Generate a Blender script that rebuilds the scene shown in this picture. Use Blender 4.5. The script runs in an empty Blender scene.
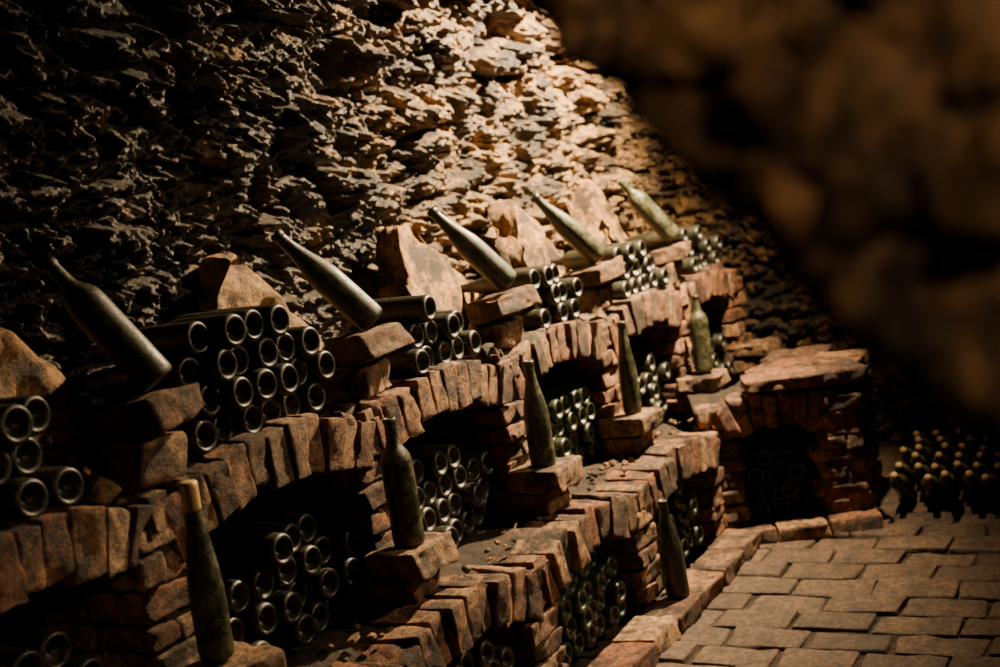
import bpy, math, random
import numpy as np
from mathutils import Matrix, Vector
random.seed(7); rng=np.random.RandomState(11)

# ------------------------------------------------------------ numeric noise
def hsh(ix,iy,iz,seed=0):
    M=0xFFFFFFFF
    h=(ix.astype(np.int64)*374761393+iy.astype(np.int64)*668265263+iz.astype(np.int64)*2147483647+seed*1274126177)&M
    h=((h^(h>>13))*1274126177)&M
    h=((h^(h>>16))*2246822519)&M
    h=(h^(h>>15))&M
    return h.astype(np.float64)/M
def vnoise(P,seed=0):
    i=np.floor(P).astype(np.int64); f=P-i; f=f*f*(3-2*f); r=0
    for dx in (0,1):
        for dy in (0,1):
            for dz in (0,1):
                w=(f[:,0] if dx else 1-f[:,0])*(f[:,1] if dy else 1-f[:,1])*(f[:,2] if dz else 1-f[:,2])
                r=r+w*hsh(i[:,0]+dx,i[:,1]+dy,i[:,2]+dz,seed)
    return r
def fbm(P,o=4,seed=0):
    a=.5;r=0;s=0
    for k in range(o):
        r=r+a*vnoise(P*(2.03**k)+k*17.3,seed+k); s+=a; a*=.5
    return r/s-.5
def worley(P,seed=0):
    i=np.floor(P).astype(np.int64)
    f1=np.full(len(P),9.);f2=np.full(len(P),9.);cid=np.zeros(len(P))
    for dx in (-1,0,1):
        for dy in (-1,0,1):
            for dz in (-1,0,1):
                c=i+np.array([dx,dy,dz])
                q=np.stack([c[:,k]+.1+.8*hsh(c[:,0],c[:,1],c[:,2],seed+k+1) for k in range(3)],1)
                d=np.sqrt(((q-P)**2).sum(1)); rr=hsh(c[:,0],c[:,1],c[:,2],seed+9)
                m=d<f1
                f2=np.where(m,f1,np.minimum(f2,d)); cid=np.where(m,rr,cid); f1=np.where(m,d,f1)
    return f1,f2,cid

class B:
    def __init__(s): s.V=[];s.F=[];s.n=0;s.A=[]
    def add(s,V,F,A=None):
        s.V.append(V);s.F.append(F+s.n);s.n+=len(V)
        s.A.append(np.zeros((len(V),2)) if A is None else A)
    def build(s,name,mat,smooth=True,parent=None,auto=None):
        V=np.concatenate(s.V);F=np.concatenate(s.F);A=np.concatenate(s.A)
        me=bpy.data.meshes.new(name)
        me.vertices.add(len(V));me.vertices.foreach_set('co',V.astype(np.float32).ravel())
        me.loops.add(F.size);me.loops.foreach_set('vertex_index',F.astype(np.int32).ravel())
        me.polygons.add(len(F));me.polygons.foreach_set('loop_start',np.arange(0,F.size,4,dtype=np.int32))
        me.update(calc_edges=True)
        me.polygons.foreach_set('use_smooth',np.full(len(F),smooth))
        at=me.attributes.new('rk','FLOAT_VECTOR','POINT')
        at.data.foreach_set('vector',np.c_[A,np.zeros(len(A))].astype(np.float32).ravel())
        me.validate()
        o=bpy.data.objects.new(name,me);bpy.context.collection.objects.link(o)
        me.materials.append(mat)
        if parent: o.parent=parent
        return o
def gridF(nu,nv,flip=False):
    a=(np.arange(nu-1)[:,None]*nv+np.arange(nv-1)[None,:]).ravel()
    F=np.stack([a,a+nv,a+nv+1,a+1],1)
    return F[:,::-1] if flip else F

def boxtemplate(t):
    n=len(t);idx={};V=[];F=[]
    def vid(i,j,k):
        key=(i,j,k)
        if key not in idx: idx[key]=len(V);V.append((t[i],t[j],t[k]))
        return idx[key]
    m=n-1
    for a in range(m):
        for b in range(m):
            F.append((vid(a,b,0),vid(a,b+1,0),vid(a+1,b+1,0),vid(a+1,b,0)))
            F.append((vid(a,b,m),vid(a+1,b,m),vid(a+1,b+1,m),vid(a,b+1,m)))
            F.append((vid(a,0,b),vid(a+1,0,b),vid(a+1,0,b+1),vid(a,0,b+1)))
            F.append((vid(a,m,b),vid(a,m,b+1),vid(a+1,m,b+1),vid(a+1,m,b)))
            F.append((vid(0,a,b),vid(0,a,b+1),vid(0,a+1,b+1),vid(0,a+1,b)))
            F.append((vid(m,a,b),vid(m,a+1,b),vid(m,a+1,b+1),vid(m,a,b+1)))
    return np.array(V,float),np.array(F)
T5=boxtemplate([-1,-.8,0,.8,1])
T7=boxtemplate([-1,-.93,-.45,0,.45,.93,1])
T9=boxtemplate([-1,-.95,-.78,-.50,-.2,.2,.50,.78,.95,1])
T16=boxtemplate([-1,-.97]+list(np.linspace(-.9,.9,15))+[.97,1])
def brick(b,c,size,M=None,r=.006,amp=.0065,fr=34.,jit=.09,T=T9,shape=None):
    V,F=T;h=np.array(size)/2.
    r=min(r,h.min()*.9)
    q=V*h;inn=np.clip(q,-(h-r),h-r);d=q-inn;L=np.linalg.norm(d,axis=1,keepdims=True)
    nrm=d/L;p=inn+nrm*r
    cj=rng.uniform(-1,1,(2,2,2,3))*np.minimum(h,.05)*jit*2
    u=(V+1)/2
    for i in (0,1):
        for j in (0,1):
            for k in (0,1):
                w=(u[:,0] if i else 1-u[:,0])*(u[:,1] if j else 1-u[:,1])*(u[:,2] if k else 1-u[:,2])
                p=p+w[:,None]*cj[i,j,k]
    off=rng.uniform(-50,50,3)
    if shape is not None: p=shape(p,h)
    n=fbm(p*fr+off,3);n=np.where(n<-.12,n*2.2+.144,n)   # chipped hollows
    p=p+nrm*n[:,None]*amp*2
    if M is None: M=np.eye(3)
    b.add(p@M.T+np.array(c),F)
def frame(u2):
    u=np.array([u2[0],u2[1],0.]);u/=np.linalg.norm(u)
    inn=np.array([-u[1],u[0],0.])
    return np.stack([u,inn,[0,0,1]],1)
def rot_s(M,a):
    c,s=math.cos(a),math.sin(a)
    return M@np.array([[c,0,s],[0,1,0],[-s,0,c]])
def euler(ax,ay,az):
    return np.array((Matrix.Rotation(az,3,'Z')@Matrix.Rotation(ay,3,'Y')@Matrix.Rotation(ax,3,'X')))

# ------------------------------------------------------------ materials
def newmat(name):
    m=bpy.data.materials.new(name);m.use_nodes=True
    nt=m.node_tree;bs=nt.nodes['Principled BSDF'];return m,nt,bs
def N(nt,t,**k):
    n=nt.nodes.new(t)
    for a,v in k.items():
        if a in n.inputs.keys(): n.inputs[a].default_value=v
        else: setattr(n,a,v)
    return n
def ramp(nt,stops,src):
    r=nt.nodes.new('ShaderNodeValToRGB');e=r.color_ramp.elements
    while len(e)>1:e.remove(e[-1])
    e[0].position=stops[0][0];e[0].color=(*stops[0][1],1)
    for p,c in stops[1:]:
        x=e.new(p);x.color=(*c,1)
    nt.links.new(src,r.inputs[0]);return r.outputs[0]
def mix(nt,f,a,b,mode='MIX'):
    m=nt.nodes.new('ShaderNodeMix');m.data_type='RGBA';m.blend_type=mode
    for s,v in ((0,f),(6,a),(7,b)):
        if isinstance(v,(int,float)):m.inputs[s].default_value=v
        elif isinstance(v,tuple):m.inputs[s].default_value=(*v,1)
        else: nt.links.new(v,m.inputs[s])
    return m.outputs[2]
def noise(nt,scale,detail=6,rough=.6,vec=None,dist=0):
    n=N(nt,'ShaderNodeTexNoise');n.inputs['Scale'].default_value=scale;n.inputs['Detail'].default_value=detail
    n.inputs['Roughness'].default_value=rough;n.inputs['Distortion'].default_value=dist
    if vec is None:
        g=N(nt,'ShaderNodeNewGeometry');vec=g.outputs['Position']
    nt.links.new(vec,n.inputs['Vector']);return n.outputs['Fac']
def bump(nt,bs,hs,strength=.6,dist=.01):
    prev=None
    for h,d in hs:
        b=N(nt,'ShaderNodeBump');b.inputs['Strength'].default_value=strength;b.inputs['Distance'].default_value=d
        nt.links.new(h,b.inputs['Height'])
        if prev: nt.links.new(prev,b.inputs['Normal'])
        prev=b.outputs['Normal']
    nt.links.new(prev,bs.inputs['Normal'])

def masonry(name,stops,dirt=(.018,.012,.009),d0=.42,d1=.62,rough=.75,fine=(.42,.27,.14),fineamt=.6,bs1=.008):
    m,nt,bs=newmat(name)
    g=N(nt,'ShaderNodeNewGeometry')
    base=ramp(nt,stops,g.outputs['Random Per Island'])
    n1=noise(nt,11,9,.7);n2=noise(nt,55,6,.75);n3=noise(nt,170,4,.7)
    var=ramp(nt,[(.34,(.12,.10,.09)),(.5,(.8,.77,.73)),(.66,(1.6,1.5,1.35))],n2)
    c=mix(nt,1.0,base,var,'MULTIPLY')
    fm=ramp(nt,[(.50,(0,0,0)),(.66,(fineamt,)*3)],noise(nt,26,8,.75))
    c=mix(nt,fm,c,fine)
    dm=ramp(nt,[(d0,(0,0,0)),(d1,(.92,.92,.92))],n1)
    c=mix(nt,dm,c,dirt)
    nt.links.new(c,bs.inputs['Base Color'])
    bs.inputs['Roughness'].default_value=rough
    bump(nt,bs,[(n2,bs1*2),(n3,bs1)],.95)
    return m
m_brick=masonry('brick_mat',[(0,(.08,.04,.024)),(.18,(.26,.095,.042)),(.36,(.33,.135,.06)),(.55,(.40,.22,.11)),(.75,(.14,.078,.045)),(.88,(.30,.12,.055)),(1,(.48,.30,.16))],d0=.45,d1=.59)
m_step=masonry('stone_step_mat',[(0,(.24,.118,.053)),(.5,(.36,.18,.08)),(1,(.34,.21,.105))],d0=.45,d1=.59)
m_slab=masonry('stone_slab_mat',[(0,(.36,.18,.062)),(1,(.48,.25,.085))],d0=.44,d1=.58,fine=(.52,.33,.14))
m_floor=masonry('paver_mat',[(0,(.068,.044,.028)),(.35,(.105,.066,.041)),(.7,(.14,.09,.055)),(1,(.085,.05,.031))],dirt=(.024,.017,.012),d0=.46,d1=.66,rough=.6,bs1=.004,fine=(.16,.115,.075),fineamt=.45)
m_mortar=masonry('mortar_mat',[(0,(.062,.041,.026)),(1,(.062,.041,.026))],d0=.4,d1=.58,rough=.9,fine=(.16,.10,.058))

def rockmat(name,light,mid,dark,d0=.42,d1=.6,rough=.6,s1=5,b1=.024,spec=.5,mould_shade=None,dkm=3):
    m,nt,bs=newmat(name)
    at=N(nt,'ShaderNodeAttribute');at.attribute_name='rk'
    sep=N(nt,'ShaderNodeSeparateXYZ');nt.links.new(at.outputs['Vector'],sep.inputs[0])
    n1=noise(nt,s1,9,.75);n2=noise(nt,42,8,.75,dist=.4);n3=noise(nt,140,4,.7)
    c=ramp(nt,[(0,mid),(.5,light),(.8,mid),(1,dark)],sep.outputs[0])
    c=mix(nt,1.0,c,ramp(nt,[(.34,(.16,.14,.13)),(.5,(.8,.75,.7)),(.66,(1.6,1.45,1.25))],n2),'MULTIPLY')
    dk=mix(nt,ramp(nt,[(.50,(0,)*3),(.72,(1,)*3)],n3),dark,tuple(min(1,v*dkm) for v in dark))
    src=n1
    if mould_shade:   # mouldy crust, plus shade painted in towards low x, where the lamp fades
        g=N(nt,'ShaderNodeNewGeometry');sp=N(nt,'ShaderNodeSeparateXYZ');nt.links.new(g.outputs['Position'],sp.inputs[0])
        mr=N(nt,'ShaderNodeMapRange');mr.inputs[1].default_value=mould_shade[0];mr.inputs[2].default_value=mould_shade[1];mr.inputs[3].default_value=mould_shade[2];mr.inputs[4].default_value=mould_shade[3]
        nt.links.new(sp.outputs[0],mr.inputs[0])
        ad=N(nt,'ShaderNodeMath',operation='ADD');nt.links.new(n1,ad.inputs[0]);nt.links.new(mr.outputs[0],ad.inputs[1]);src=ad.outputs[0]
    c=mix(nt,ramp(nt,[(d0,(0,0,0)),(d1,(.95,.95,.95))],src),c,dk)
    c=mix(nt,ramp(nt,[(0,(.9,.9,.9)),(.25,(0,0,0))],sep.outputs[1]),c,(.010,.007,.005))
    nt.links.new(c,bs.inputs['Base Color'])
    nt.links.new(ramp(nt,[(.35,(rough-.2,)*3),(.65,(rough+.2,)*3)],n2),bs.inputs['Roughness'])
    bs.inputs['Specular IOR Level'].default_value=spec
    bump(nt,bs,[(n2,b1),(n3,.010)],1.0)
    return m
m_rock=rockmat('cellar_rock_mat',(.48,.30,.125),(.27,.16,.066),(.024,.020,.017),d0=.44,d1=.55,rough=.46,spec=.75,mould_shade=(1.7,4.3,.13,-.02),dkm=3)
m_near=rockmat('doorway_rock_mat',(.46,.28,.13),(.28,.155,.07),(.024,.014,.009),d0=.47,d1=.58,s1=12,b1=.02)

def glassmat(name,tint,dust=(.17,.14,.10),amt=.5,rough=.28,lo=.42,hi=.7,upa=.25):
    m,nt,bs=newmat(name)
    g=N(nt,'ShaderNodeNewGeometry');sp=N(nt,'ShaderNodeSeparateXYZ');nt.links.new(g.outputs['Normal'],sp.inputs[0])
    n1=noise(nt,24,8,.8);n2=noise(nt,190,4,.6)
    f=ramp(nt,[(lo,(0,0,0)),(hi,(amt,)*3)],n1)
    up=ramp(nt,[(.1,(.0,)*3),(1,(upa,)*3)],sp.outputs[2])
    f2=mix(nt,1.0,f,up,'ADD')
    f3=mix(nt,1.0,f2,ramp(nt,[(.35,(.15,)*3),(.65,(1,)*3)],n2),'MULTIPLY')
    isl=ramp(nt,[(0,(.6,)*3),(1,(1.3,)*3)],g.outputs['Random Per Island'])
    tn=mix(nt,1.0,tint,isl,'MULTIPLY')
    c=mix(nt,f3,tn,dust)
    nt.links.new(c,bs.inputs['Base Color'])
    nt.links.new(ramp(nt,[(0,(rough,)*3),(.5,(.8,)*3)],f3),bs.inputs['Roughness'])
    bs.inputs['IOR'].default_value=1.5
    bs.inputs['Coat Weight'].default_value=.08;bs.inputs['Coat Roughness'].default_value=.2
    bump(nt,bs,[(n1,.002),(n2,.0008)],.6)
    return m
m_glass=glassmat('dark_bottle_glass',(.008,.009,.005),dust=(.11,.09,.055),amt=.40,upa=.08,rough=.34)
m_glassg=glassmat('green_bottle_glass',(.009,.018,.004),dust=(.08,.09,.035),amt=.3,rough=.3,upa=.08)
m_dusty=glassmat('dusty_bottle_glass',(.014,.018,.006),dust=(.17,.145,.075),amt=.65,rough=.36,lo=.45,hi=.62,upa=.08)
m_cork,nt,bs=newmat('cork_mat');bs.inputs['Base Color'].default_value=(.34,.22,.11,1);bs.inputs['Roughness'].default_value=.8
bump(nt,bs,[(noise(nt,200),.001)],.5)
m_foil,nt,bs=newmat('gold_foil_mat');bs.inputs['Base Color'].default_value=(.68,.46,.20,1);bs.inputs['Roughness'].default_value=.5;bs.inputs['Metallic'].default_value=.3
bump(nt,bs,[(noise(nt,120),.001)],.5)

# ------------------------------------------------------------ bottle lathe
def lathe(prof,seg=28):
    prof=np.array(prof);n=len(prof);a=np.linspace(0,2*math.pi,seg,endpoint=False)
    V=np.zeros((n,seg,3));V[:,:,0]=prof[:,0,None]*np.cos(a);V[:,:,1]=prof[:,0,None]*np.sin(a);V[:,:,2]=prof[:,1,None]
    F=[]
    for i in range(n-1):
        for j in range(seg):
            k=(j+1)%seg;F.append((i*seg+j,i*seg+k,(i+1)*seg+k,(i+1)*seg+j))
    return V.reshape(-1,3),np.array(F)
base=[(.0003,.027),(.004,.0267),(.010,.024),(.016,.0175),(.0205,.010),(.0235,.0035),(.0262,.0008),(.0295,0),(.0325,.0012),(.0355,.0045),(.0368,.010)]
bordeaux=base+[(.0372,.02),(.0374,.10),(.0372,.185),(.0365,.198),(.034,.210),(.029,.221),(.0225,.230),(.0175,.238),(.0152,.248),(.0145,.262),(.0138,.285),(.0138,.287),(.0158,.288),(.0160,.291),(.0158,.297),(.0145,.300),(.0108,.3005),(.0095,.298),(.0003,.296)]
burg=base+[(.0372,.02),(.0374,.08),(.0372,.14),(.0362,.157),(.0335,.176),(.0295,.195),(.0250,.214),(.0207,.233),(.0175,.250),(.0153,.268),(.0143,.288),(.0141,.295),(.0160,.296),(.0163,.300),(.0160,.307),(.0145,.310),(.0108,.3105),(.0095,.308),(.0003,.306)]
slim=[(r*.90,z) for r,z in base]+[(.034,.02),(.0342,.10),(.0338,.135),(.0318,.16),(.0285,.19),(.0245,.22),(.0203,.25),(.0170,.28),(.0150,.305),(.0143,.322),(.016,.323),(.0163,.327),(.016,.334),(.0145,.337),(.0108,.3375),(.0003,.336)]
BT={'bordeaux':lathe(bordeaux),'burgundy':lathe(burg),'slim':lathe(slim)}
def axisM(ax):
    z=np.array(ax,float);z/=np.linalg.norm(z)
    t=np.array([0,0,1.]) if abs(z[2])<.9 else np.array([1.,0,0])
    x=np.cross(t,z);x/=np.linalg.norm(x);y=np.cross(z,x)
    return np.stack([x,y,z],1)
def bottle(b,c,ax,kind='bordeaux',sc=1.0):
    V,F=BT[kind];b.add((V*sc)@axisM(ax).T+np.array(c),F)
def single_bottle(c,ax,kind,mat,sc=1.0,cork=False):
    b=B();bottle(b,(0,0,0),(0,0,1),kind,sc)
    o=b.build('wine_bottle',mat)
    M=Matrix(axisM(ax).tolist()).to_4x4();M.translation=Vector(c);o.matrix_world=M
    if cork:
        L=BT[kind][0][:,2].max()*sc
        cb=B();cv,cf=lathe([(.0003,L-.050),(.0168*sc,L-.050),(.0172*sc,L-.045),(.0176*sc,L-.005),(.0172*sc,L+.003),(.0150*sc,L+.006),(.0003,L+.006)],20);cb.add(cv,cf)
        k=cb.build('foil_capsule',m_foil,parent=o)
    return o

# ------------------------------------------------------------ tiers
Ri,Re=.90,1.02
def tier(bb,cb,O,M,piers,ztop,zbase,D,deckD,bay_half=.36,tm=19.2,nv=11,pier_w=.155):
    O=np.array(O,float)
    P=lambda s,d,z:O+M@np.array([s,d,z])
    k=bay_half/.36
    ri,re=Ri*k,Re*k; re=ri+.12
    for a,c in zip(piers[:-1],piers[1:]):
        sc=(a+c)/2;zc=ztop-re
        ws=rng.uniform(.86,1.14,nv);ws=ws/ws.sum();tot=2*math.radians(tm)*nv/(nv-1)
        th=-tot/2
        for i in range(nv):
            dth=ws[i]*tot;tc=th+dth/2;th+=dth
            rr=ri+.06+rng.uniform(-.008,.007)
            dep=rng.choice([.13,.17,.20]);o=rng.uniform(-.013,.010)
            w=dth*(ri+.05)*rng.uniform(.89,.96)
            brick(bb,P(sc+rr*math.sin(tc),dep/2+o,zc+rr*math.cos(tc)),(w,dep,.12*rng.uniform(.92,1.07)),rot_s(M,tc+rng.uniform(-.03,.03)))
    zs=ztop-re+ri*math.cos(math.radians(tm))+.02
    for s in piers:
        z=zbase;i=0
        while z<zs+.05:
            h=rng.uniform(.050,.068)
            top=z>zs-.03
            ww=pier_w*(.8 if top else 1)
            for row,dd in enumerate((0,.16,.32)):
                if i%2==0 or top:
                    brick(bb,P(s+rng.uniform(-.010,.010),dd+.08+rng.uniform(-.012,.01),z+h/2),(ww*rng.uniform(.90,1.06),.15,h*.88),M)
                else:
                    q=rng.uniform(.38,.62)
                    brick(bb,P(s-ww/2+ww*q/2,dd+.08+rng.uniform(-.012,.01),z+h/2),(ww*q*.95,.15,h*.88),M)
                    brick(bb,P(s+ww/2-ww*(1-q)/2,dd+.08+rng.uniform(-.012,.01),z+h/2),(ww*(1-q)*.95,.15,h*.88),M)
            z+=h;i+=1
        brick(bb,P(s,.08,ztop-.075),(.05,.15,.07),M)
    ss=np.arange(piers[0]-.07,piers[-1]+.0701,.01)
    ctr=np.array([(a+c)/2 for a,c in zip(piers[:-1],piers[1:])])
    dm=np.abs(ss[:,None]-ctr).min(1)
    ze=ztop-re+np.sqrt(np.maximum(re**2-np.minimum(dm,bay_half)**2,0))-.014
    zi=ztop-re+np.sqrt(np.maximum(ri**2-np.minimum(dm,bay_half)**2,0))+.012
    op=dm<bay_half-pier_w/2+.012
    zl=np.where(op,zi,zbase)
    dep=np.linspace(.018,deckD,26)
    sec=[]
    for d in dep[::-1]: sec.append((d,'l',0))
    for t in (.25,.5,.75): sec.append((.018,'m',t))
    for d in dep: sec.append((d,'h',0))
    V=np.zeros((len(ss),len(sec),3))
    for j,(d,kk,t) in enumerate(sec):
        if kk=='h':
            f=min(1,max(0,(d-.1)/.1)); z=ze*(1-f)+(ztop-.02)*f
        else: z={'l':zl,'m':zl*(1-t)+ze*t}[kk]
        V[:,j,0]=ss;V[:,j,1]=d;V[:,j,2]=z
    Vf=V.reshape(-1,3)
    nz=fbm(Vf*22+3.7,4,5)
    Vf[:,2]+=nz*.022;Vf[:,1]+=fbm(Vf*25+9,3,8)*.014
    cb.add(O+Vf@M.T,gridF(len(ss),len(sec)))
    return P
Mx=frame((1,0))
UP=[.98,1.70,2.42,3.14,3.86,4.58,5.30]
LPp=[.61,1.33,2.05,2.77,3.49,4.21]
bb=B();cb=B()
PU=tier(bb,cb,(0,1.72,0),Mx,UP,.947,.44,.45,.42)
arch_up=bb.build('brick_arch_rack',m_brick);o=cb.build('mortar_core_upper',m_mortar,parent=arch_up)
bb=B();cb=B()
PL=tier(bb,cb,(0,1.52,0),Mx,LPp,.462,.0,.45,.62)
u=np.array([.22,-.46]);Lu=np.linalg.norm(u)
Mt=frame(u/Lu)
PT=tier(bb,cb,(4.25,1.52,0),Mt,[.0,.44],.53,.0,.30,.30,bay_half=.22,tm=17.5,nv=8,pier_w=.15)
for z in np.arange(0,.44,.062):
    i=int(round(z/.062))
    for dd in (.08,.24,.4):
        brick(bb,PT(.42+(.015 if i%2 else -.015),dd,z+.03),(.16,.155,.056),Mt)
z=0.
while z<.5:
    for xx in (4.68,4.86):
        brick(bb,(xx+(.04 if int(z*100)%2 else 0),1.165,z+.03),(.17,.12,.054))
    z+=.061
brick(cb,(4.80,1.42,.26),(.50,.36,.48),None,r=.02,amp=.01,T=T16)
arch_lo=bb.build('brick_arch_rack',m_brick);cb.build('mortar_core_lower',m_mortar,parent=arch_lo)

b=B()
for (cx,cy,sx,sy,az) in [(4.41,1.32,.27,.18,-1.12),(4.52,1.15,.20,.18,-1.05),(4.64,1.35,.28,.22,-.2),(4.74,1.18,.22,.18,.05),(4.88,1.38,.22,.24,.1)]:
    brick(b,(cx,cy,.558+rng.uniform(-.004,.004)),(sx,sy,.050),euler(0,0,az),r=.008,amp=.008,T=T16,fr=18)
b.build('capping_slab',m_brick)

b=B()
def sheet(b,p0,eu,ev,nu,nv,amp,fr,seed=0,nrm=(0,-1,0)):
    s=np.linspace(0,1,nu);t=np.linspace(0,1,nv)
    S,Tt=np.meshgrid(s,t,indexing='ij')
    V=np.array(p0)+S.reshape(-1,1)*np.array(eu)+Tt.reshape(-1,1)*np.array(ev)
    V=V+np.array(nrm)*(fbm(V*fr,4,seed)[:,None])*amp
    b.add(V,gridF(nu,nv))
sheet(b,(.5,2.20,-.02),(5.1,0,0),(0,0,1.0),240,50,.06,9)
sheet(b,(.5,1.99,-.02),(3.9,0,0),(0,0,.46),200,30,.06,9)
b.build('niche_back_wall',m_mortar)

steps=[1.00,1.71,2.40,3.13,3.82,4.56,5.27]
for s in steps:
    b=B()
    brick(b,(s+.015,1.665,.550),(.18,.16,.060),euler(0,0,rng.uniform(-.08,.08)),r=.008,amp=.009,T=T16,fr=22,jit=.14)
    brick(b,(s+.01,1.69,.488),(.15,.13,.055),euler(0,0,rng.uniform(-.05,.05)))
    b.build('stone_step',m_step)
stand=[(1.71,'slim',m_dusty,1.0,True),(2.40,'bordeaux',m_dusty,1.03,False),(3.13,'burgundy',m_dusty,1.0,False),(3.82,'slim',m_dusty,.93,False),(4.56,'bordeaux',m_dusty,1.0,False)]
for s,k,m,sc,ck in stand:
    single_bottle((s,1.655,.584),(rng.uniform(-.02,.02),0,1),k,m,sc,ck)

lean=[(1.80,-.095),(2.557,-.150),(3.288,-.135),(3.972,-.150),(4.712,-.130)]
for i,(x,vx) in enumerate(lean):
    b=B()
    brick(b,(x-.050,1.82,.965),(.13,.15,.078),euler(0,0,rng.uniform(-.1,.1)),r=.012,amp=.013,T=T16,fr=18,jit=.14)
    brick(b,(x-.02,1.785,1.048),(.165,.150,.060),euler(math.radians(-9),math.radians(-4),rng.uniform(-.22,.12)),r=.008,amp=.010,T=T16,fr=20,jit=.15)
    b.build('stone_block',m_step)
    single_bottle((x,1.768,1.108),(vx+rng.uniform(-.015,.015),.15,.255),['bordeaux','burgundy','burgundy','burgundy','bordeaux'][i],m_dusty,1.04)
for i,(px,pz,w) in enumerate([(1.66,1.29,.30),(2.46,1.31,.29),(3.32,1.33,.30),(4.04,1.355,.29),(4.74,1.38,.27)]):
    b=B();H=pz-.93
    lean_x=rng.uniform(-.04,.04);ex=rng.uniform(.9,1.1);o3=rng.uniform(0,50)
    def shp(p,h,lx=lean_x,ex=ex,o3=o3):
        q=p.copy();t=np.clip((p[:,2]+h[2])/(2*h[2]),0,1)
        q[:,0]=p[:,0]*(1-.92*t**ex)+lx*t
        q[:,1]=p[:,1]*(1-.4*t)+.12*t
        n=fbm(q*7+o3,3,4);q[:,0]+=n*.05;q[:,1]+=fbm(q*8+o3,3,9)*.07;q[:,2]+=fbm(q*6+o3,3,14)*.04
        return q
    brick(b,(px,2.03,.93+H/2),(2*w,.16,H),euler(0,0,rng.uniform(-.12,.12)),r=.012,amp=.025,T=T16,fr=14,shape=shp)
    b.build('pointed_stone_slab',m_slab)

# loose rubble lying on the ledges (parented to the rack)
b=B()
for i in range(260):
    x=rng.uniform(1.0,5.4);s=rng.uniform(.018,.06)
    brick(b,(x,rng.uniform(1.98,2.12),.93+rng.uniform(0,.07)),(s*rng.uniform(1,1.8),s,s*rng.uniform(.5,.9)),euler(*rng.uniform(-.6,.6,3)),r=.012,amp=.012,T=T5,jit=.25)
for i in range(110):
    x=rng.uniform(1.0,4.6);s=rng.uniform(.007,.022)
    brick(b,(x,rng.uniform(1.60,1.72),.447+s*.25),(s*rng.uniform(1,1.8),s,s*.7),euler(*rng.uniform(-.6,.6,3)),r=.006,amp=.005,T=T5,jit=.25)
for s_ in UP[:-1]:
    for i in range(7):
        s=rng.uniform(.02,.045)
        brick(b,(s_+rng.uniform(-.08,.10),rng.uniform(1.74,1.80),.905+rng.uniform(0,.035)),(s*1.4,s,s*.8),euler(*rng.uniform(-.6,.6,3)),r=.010,amp=.01,T=T5,jit=.25)
b.build('loose_rubble',m_step,parent=arch_up)

# ------------------------------------------------------------ bottle piles
def pile(name,x0,z0,y0,rows,r=.0375,mat=m_glass,skip=(),M=None,O=None,kinds=('bordeaux','burgundy'),yj=.025):
    b=B()
    for k,n in enumerate(rows):
        off=(k%2)*r
        for i in range(n):
            if (k,i) in skip: continue
            x=x0+r+off+i*2*r*1.01+rng.uniform(-.003,.003);z=z0+r+k*r*1.75+rng.uniform(-.002,.002)
            y=y0+rng.uniform(-yj,yj)
            ax=np.array([rng.uniform(-.06,.06),1,rng.uniform(-.03,.02)])
            c=np.array([x,y,z])
            if M is not None: c=np.array(O)+M@c;ax=M@ax
            bottle(b,c,ax,kinds[rng.randint(len(kinds))],r/.0375)
    return b.build(name,mat)
zt=.935
pile('wine_bottle_pile',1.10,zt,1.77,[6,5,6])
pile('wine_bottle_pile',1.865,zt,1.76,[6,6,6,4])
pile('wine_bottle_pile',2.66,zt,1.75,[5,4,2],skip=((2,0),))
pile('wine_bottle_pile',3.40,zt,1.75,[5,4,3],r=.036)
pile('wine_bottle_pile',4.08,zt,1.75,[6,5,4],r=.036)
pile('wine_bottle_pile',4.82,zt,1.75,[5,5,3],r=.036)
zn=.452
pile('wine_bottle_pile',1.09,zn,1.77,[6,6,6,5])
pile('wine_bottle_pile',1.82,zn,1.76,[7,6,7,5],skip=((3,0),(3,1)))
pile('wine_bottle_pile',2.54,zn,1.77,[7,6,7,4])
pile('wine_bottle_pile',3.26,zn,1.77,[7,6,7,6],mat=m_glassg,r=.036)
pile('wine_bottle_pile',3.98,zn,1.77,[7,6,7,5],r=.036)
pile('wine_bottle_pile',4.70,zn,1.77,[7,6,6],r=.036)
for x in (.72,1.44,2.16,2.88,3.60):
    pile('wine_bottle_pile',x-.03,.055,1.56,[7,6,7,5],r=.036,mat=m_glassg if x>2.5 else m_glass)
pile('wine_bottle_pile',.09,.055,.05,[3,2,3,2],r=.036,M=Mt,O=(4.25,1.52,0))
single_bottle((3.52,1.455,.060),(-.03,.03,1),'burgundy',m_glass,1.0)

# ------------------------------------------------------------ kerb and floor
b=B();x=.6
while x<4.2:
    w=rng.uniform(.18,.24);brick(b,(x+w/2,1.455,.028),(w-.01,.13,.062),euler(0,0,rng.uniform(-.02,.02)))
    x+=w
for s in (.0,.19,.38):
    brick(b,PT(s+.06,-.035,.025),(.18,.12,.058),Mt)
b.build('brick_kerb',m_brick)
b=B()
x=.1;row=0
while x<5.6:
    y=-1.35+(row%2)*.12
    w=.145+rng.uniform(-.006,.006)
    while y<1.6:
        l=.235+rng.uniform(-.016,.016)
        brick(b,(x+w/2,y+l/2,-.03+rng.uniform(-.005,.005)),(w-.011,l-.013,.06),euler(rng.uniform(-.015,.015),rng.uniform(-.018,.018),rng.uniform(-.02,.02)),r=.007,amp=.007,jit=.08,fr=16,T=T7)
        y+=l
    x+=w;row+=1
fo=b.build('floor',m_floor)
b=B();sheet(b,(-1.6,-1.5,-.014),(7.6,0,0),(0,3.9,0),150,80,.006,12,nrm=(0,0,1));b.build('floor_mortar_bed',m_mortar,parent=fo)

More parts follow.
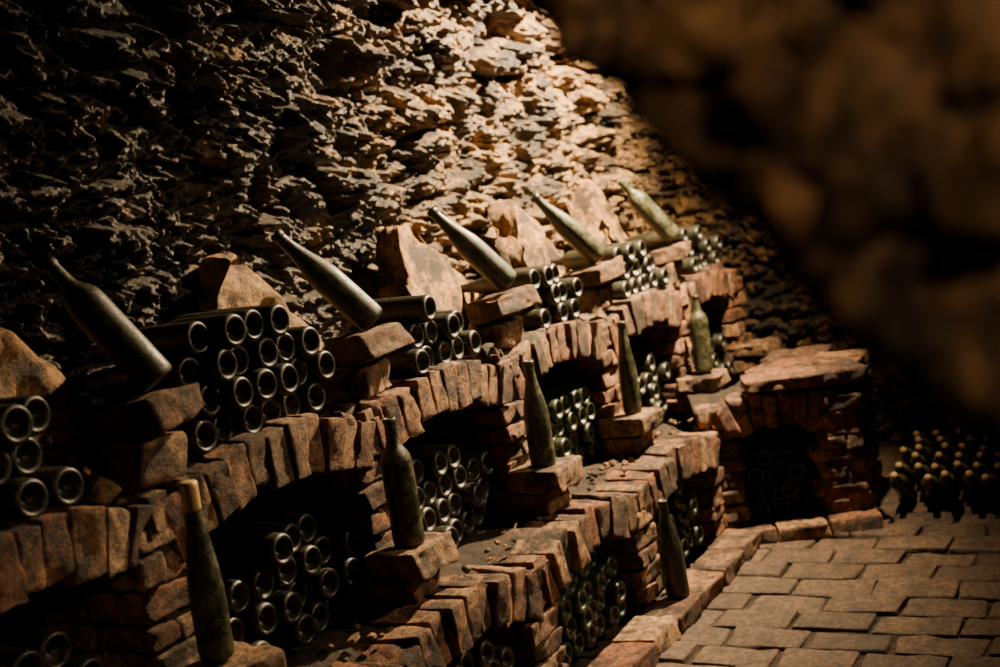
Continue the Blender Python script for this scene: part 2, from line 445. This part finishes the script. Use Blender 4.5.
b=B();ck=B()
for r_,x in enumerate((4.60,4.74,4.88,5.02,5.16,5.30)):
    for i,y in enumerate(np.arange(-.9,.98,.078)):
        yy=y+(r_%2)*.04+rng.uniform(-.010,.010)
        ax=np.array([-.75+rng.uniform(-.06,.06),rng.uniform(-.10,.10),.42])
        c=np.array([x+.16,yy,.030])
        bottle(b,c,ax,'bordeaux',.85)
        a=ax/np.linalg.norm(ax)
        V,F=lathe([(.0003,.0),(.0120,.0),(.0124,.018),(.0003,.019)],14)
        ck.add(V@axisM(ax).T+c+a*.243,F)
o=b.build('bedded_wine_bottles',m_dusty);ck.build('corks',m_cork,parent=o)

# ------------------------------------------------------------ rock shell
def rock(name,path,nu,nt_,axis_len=(0,6),side=1):
    path=np.array(path,float);seg=np.r_[0,np.cumsum(np.linalg.norm(np.diff(path,axis=0),axis=1))]
    t=np.linspace(0,seg[-1],nt_)
    yy=np.interp(t,seg,path[:,0]);zz=np.interp(t,seg,path[:,1])
    ks=np.ones(9)/9
    pad=lambda a:np.convolve(np.pad(a,4,'edge'),ks,'valid')
    ys,zs=pad(yy),pad(zz)
    dy,dz=np.gradient(ys),np.gradient(zs);L=np.hypot(dy,dz)
    ny,nz=-dz/L*side,dy/L*side
    X=np.linspace(axis_len[0],axis_len[1],nu)
    V=np.zeros((nu,nt_,3));V[:,:,0]=X[:,None];V[:,:,1]=ys;V[:,:,2]=zs
    Nn=np.zeros((nu,nt_,3));Nn[:,:,1]=ny;Nn[:,:,2]=nz
    return V.reshape(-1,3),Nn.reshape(-1,3),gridF(nu,nt_)
def rockdisp(V,Nn,cell,amp,seed=0):
    W=V+np.stack([fbm(V*7+i*31,5,seed+i) for i in range(3)],1)*np.array([.36,.30,.15])
    f1,f2,c=worley(W*np.array(cell),seed)
    g1,g2,c2=worley(W*np.array(cell)*2.3,seed+40)
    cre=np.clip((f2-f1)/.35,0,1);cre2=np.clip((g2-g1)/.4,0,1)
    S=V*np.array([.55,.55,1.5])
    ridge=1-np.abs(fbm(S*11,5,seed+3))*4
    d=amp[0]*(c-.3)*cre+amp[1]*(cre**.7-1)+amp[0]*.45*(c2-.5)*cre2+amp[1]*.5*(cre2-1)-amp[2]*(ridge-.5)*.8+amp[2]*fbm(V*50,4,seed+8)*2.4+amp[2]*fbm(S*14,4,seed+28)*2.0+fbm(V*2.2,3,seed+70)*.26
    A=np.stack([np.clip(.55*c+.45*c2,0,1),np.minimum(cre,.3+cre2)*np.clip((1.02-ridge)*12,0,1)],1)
    return V+Nn*d[:,None],A
V,Nn,F=rock('w',[(2.20,.80),(2.20,1.2),(2.15,1.6),(2.06,1.95),(1.90,2.25),(1.6,2.55),(1.3,2.72)],1350,500,axis_len=(.8,6.0),side=1)
Nn[:]=np.where((Nn[:,1:2]>0),-Nn,Nn)
V2,A=rockdisp(V,Nn,(3.0,4.6,8.5),(.085,.048,.034),1)
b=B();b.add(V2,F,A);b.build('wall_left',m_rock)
V,Nn,F=rock('c',[(1.5,2.63),(1.1,2.80),(.5,2.9),(-.2,2.85),(-.9,2.6),(-1.35,2.2)],220,120,axis_len=(-1.6,6.0))
Nn=-np.abs(Nn);V2,A=rockdisp(V,Nn,(6,8,8),(.08,.04,.04),2)
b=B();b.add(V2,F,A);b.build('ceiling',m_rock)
V,Nn,F=rock('r',[(-1.3,-.05),(-1.35,1.2),(-1.35,2.3)],220,90,axis_len=(-1.6,6.0))
Nn[:]=(0,1,0);V2,A=rockdisp(V,Nn,(6,8,14),(.08,.04,.04),3)
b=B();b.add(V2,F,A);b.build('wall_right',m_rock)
nu,nv=420,360
S,Tt=np.meshgrid(np.linspace(-1.5,2.3,nu),np.linspace(-.05,3.0,nv),indexing='ij')
V=np.stack([np.full(S.size,5.72),S.ravel(),Tt.ravel()],1);Nn=np.tile([-1.,0,0],(len(V),1))
V2,A=rockdisp(V,Nn,(6,5,11),(.07,.045,.036),4)
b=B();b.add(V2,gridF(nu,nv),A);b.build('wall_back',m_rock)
nu,nv=60,60
S,Tt=np.meshgrid(np.linspace(-1.5,2.3,nu),np.linspace(-.05,3.0,nv),indexing='ij')
V=np.stack([np.full(S.size,-1.6),S.ravel(),Tt.ravel()],1);Nn=np.tile([1.,0,0],(len(V),1))
V2,A=rockdisp(V,Nn,(6,6,12),(.08,.04,.04),5)
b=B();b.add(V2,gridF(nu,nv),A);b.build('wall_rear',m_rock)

bd=np.array([(-.12,-1.40),(-.11,-.9),(-.09,-.55),(-.03,-.30),(.081,-.154),(.131,-.108),(.165,-.071),(.209,-.017),(.236,.017),(.274,.064),(.318,.104),(.42,.20),(.56,.31),(.75,.42),(1.0,.52),(1.3,.62)])
seg=np.r_[0,np.cumsum(np.linalg.norm(np.diff(bd,axis=0),axis=1))]
ns=620;t=np.linspace(0,seg[-1],ns)
by=np.interp(t,seg,bd[:,0])-.002;bz=np.interp(t,seg,bd[:,1])-.004
ks=np.ones(21)/21;by=np.convolve(np.pad(by,10,'edge'),ks,'valid');bz=np.convolve(np.pad(bz,10,'edge'),ks,'valid')
ty,tz=np.gradient(by),np.gradient(bz);L=np.hypot(ty,tz);oy,oz=-tz/L,ty/L
rows=[]
for d in np.linspace(.40,.03,16): rows.append((.60+d,0,'s'))
for a in np.linspace(0,90,6): rows.append((.63-.03*math.sin(math.radians(a)),.03*(1-math.cos(math.radians(a))),'e'))
for q in np.linspace(.034,.9,190): rows.append((.60,q,'f'))
V=np.zeros((ns,len(rows),3));Nn=np.zeros_like(V)
for j,(x,o_,k) in enumerate(rows):
    V[:,j,0]=x;V[:,j,1]=by+oy*o_;V[:,j,2]=bz+oz*o_+1.37
    if k=='f':Nn[:,j]=(-1,0,0)
    elif k=='s':Nn[:,j,1]=-oy*.5;Nn[:,j,2]=-oz*.5
    else: Nn[:,j,0]=-.7;Nn[:,j,1]=-oy*.4;Nn[:,j,2]=-oz*.4
V=V.reshape(-1,3);Nn=Nn.reshape(-1,3)
f1,f2,c=worley(V*np.array((18,17,22.))+np.stack([fbm(V*12+i*5,4,i) for i in range(3)],1)*1.6,77)
cre=np.clip((f2-f1)/.3,0,1)
d=.026*(c-.5)*cre**.5+.016*(cre**.6-1)+fbm(V*30,4,12)*.028+fbm(V*7,3,15)*.01
A=np.stack([c,.05+cre],1)
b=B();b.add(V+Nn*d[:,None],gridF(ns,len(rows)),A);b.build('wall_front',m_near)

# ------------------------------------------------------------ lights
def spot(loc,tgt,e,col,size=120,r=.04,blend=.6):
    l=bpy.data.lights.new('cellar_or_fill_lamp','SPOT');l.energy=e;l.color=col;l.spot_size=math.radians(size);l.spot_blend=blend;l.shadow_soft_size=r
    o=bpy.data.objects.new('cellar_or_fill_lamp',l);bpy.context.collection.objects.link(o);o.location=loc
    o.rotation_euler=(Vector(tgt)-Vector(loc)).to_track_quat('-Z','Y').to_euler();return o
spot((4.35,1.10,2.45),(4.05,2.0,1.55),2100,(1,.73,.42),124,.03,1.0)
spot((3.9,-.75,2.30),(2.4,1.7,.72),190,(1,.72,.44),60,.04,.9)  # added fill from the front, an unseen source brightening the left arches
def pt(loc,e,col,r=.05):
    l=bpy.data.lights.new('near_rock_fill','POINT');l.energy=e;l.color=col;l.shadow_soft_size=r
    o=bpy.data.objects.new('near_rock_fill',l);bpy.context.collection.objects.link(o);o.location=loc
pt((.0,-.45,1.90),27,(1,.70,.40),.04)  # added unseen point light, brightens the near doorway rock
w=bpy.data.worlds.new('world');bpy.context.scene.world=w;w.use_nodes=True
w.node_tree.nodes['Background'].inputs[0].default_value=(.5,.38,.25,1);w.node_tree.nodes['Background'].inputs[1].default_value=.01

# ------------------------------------------------------------ camera
yaw=math.radians(29);p=math.radians(6.25);r=math.radians(8.3)
Fw=Vector((math.cos(p)*math.cos(yaw),math.cos(p)*math.sin(yaw),-math.sin(p)))
up0=Vector((math.sin(p)*math.cos(yaw),math.sin(p)*math.sin(yaw),math.cos(p)))
rt0=Vector((math.sin(yaw),-math.cos(yaw),0))
Rr=rt0*math.cos(r)-up0*math.sin(r);Uu=rt0*math.sin(r)+up0*math.cos(r)
cd=bpy.data.cameras.new('camera');cam=bpy.data.objects.new('camera',cd);bpy.context.collection.objects.link(cam)
M=Matrix((Rr,Uu,-Fw)).transposed().to_4x4();M.translation=(0,0,1.37);cam.matrix_world=M
cd.sensor_width=36;cd.lens=45;cd.clip_start=.02
cd.dof.use_dof=True;cd.dof.focus_distance=3.0;cd.dof.aperture_fstop=3.0
bpy.context.scene.camera=cam
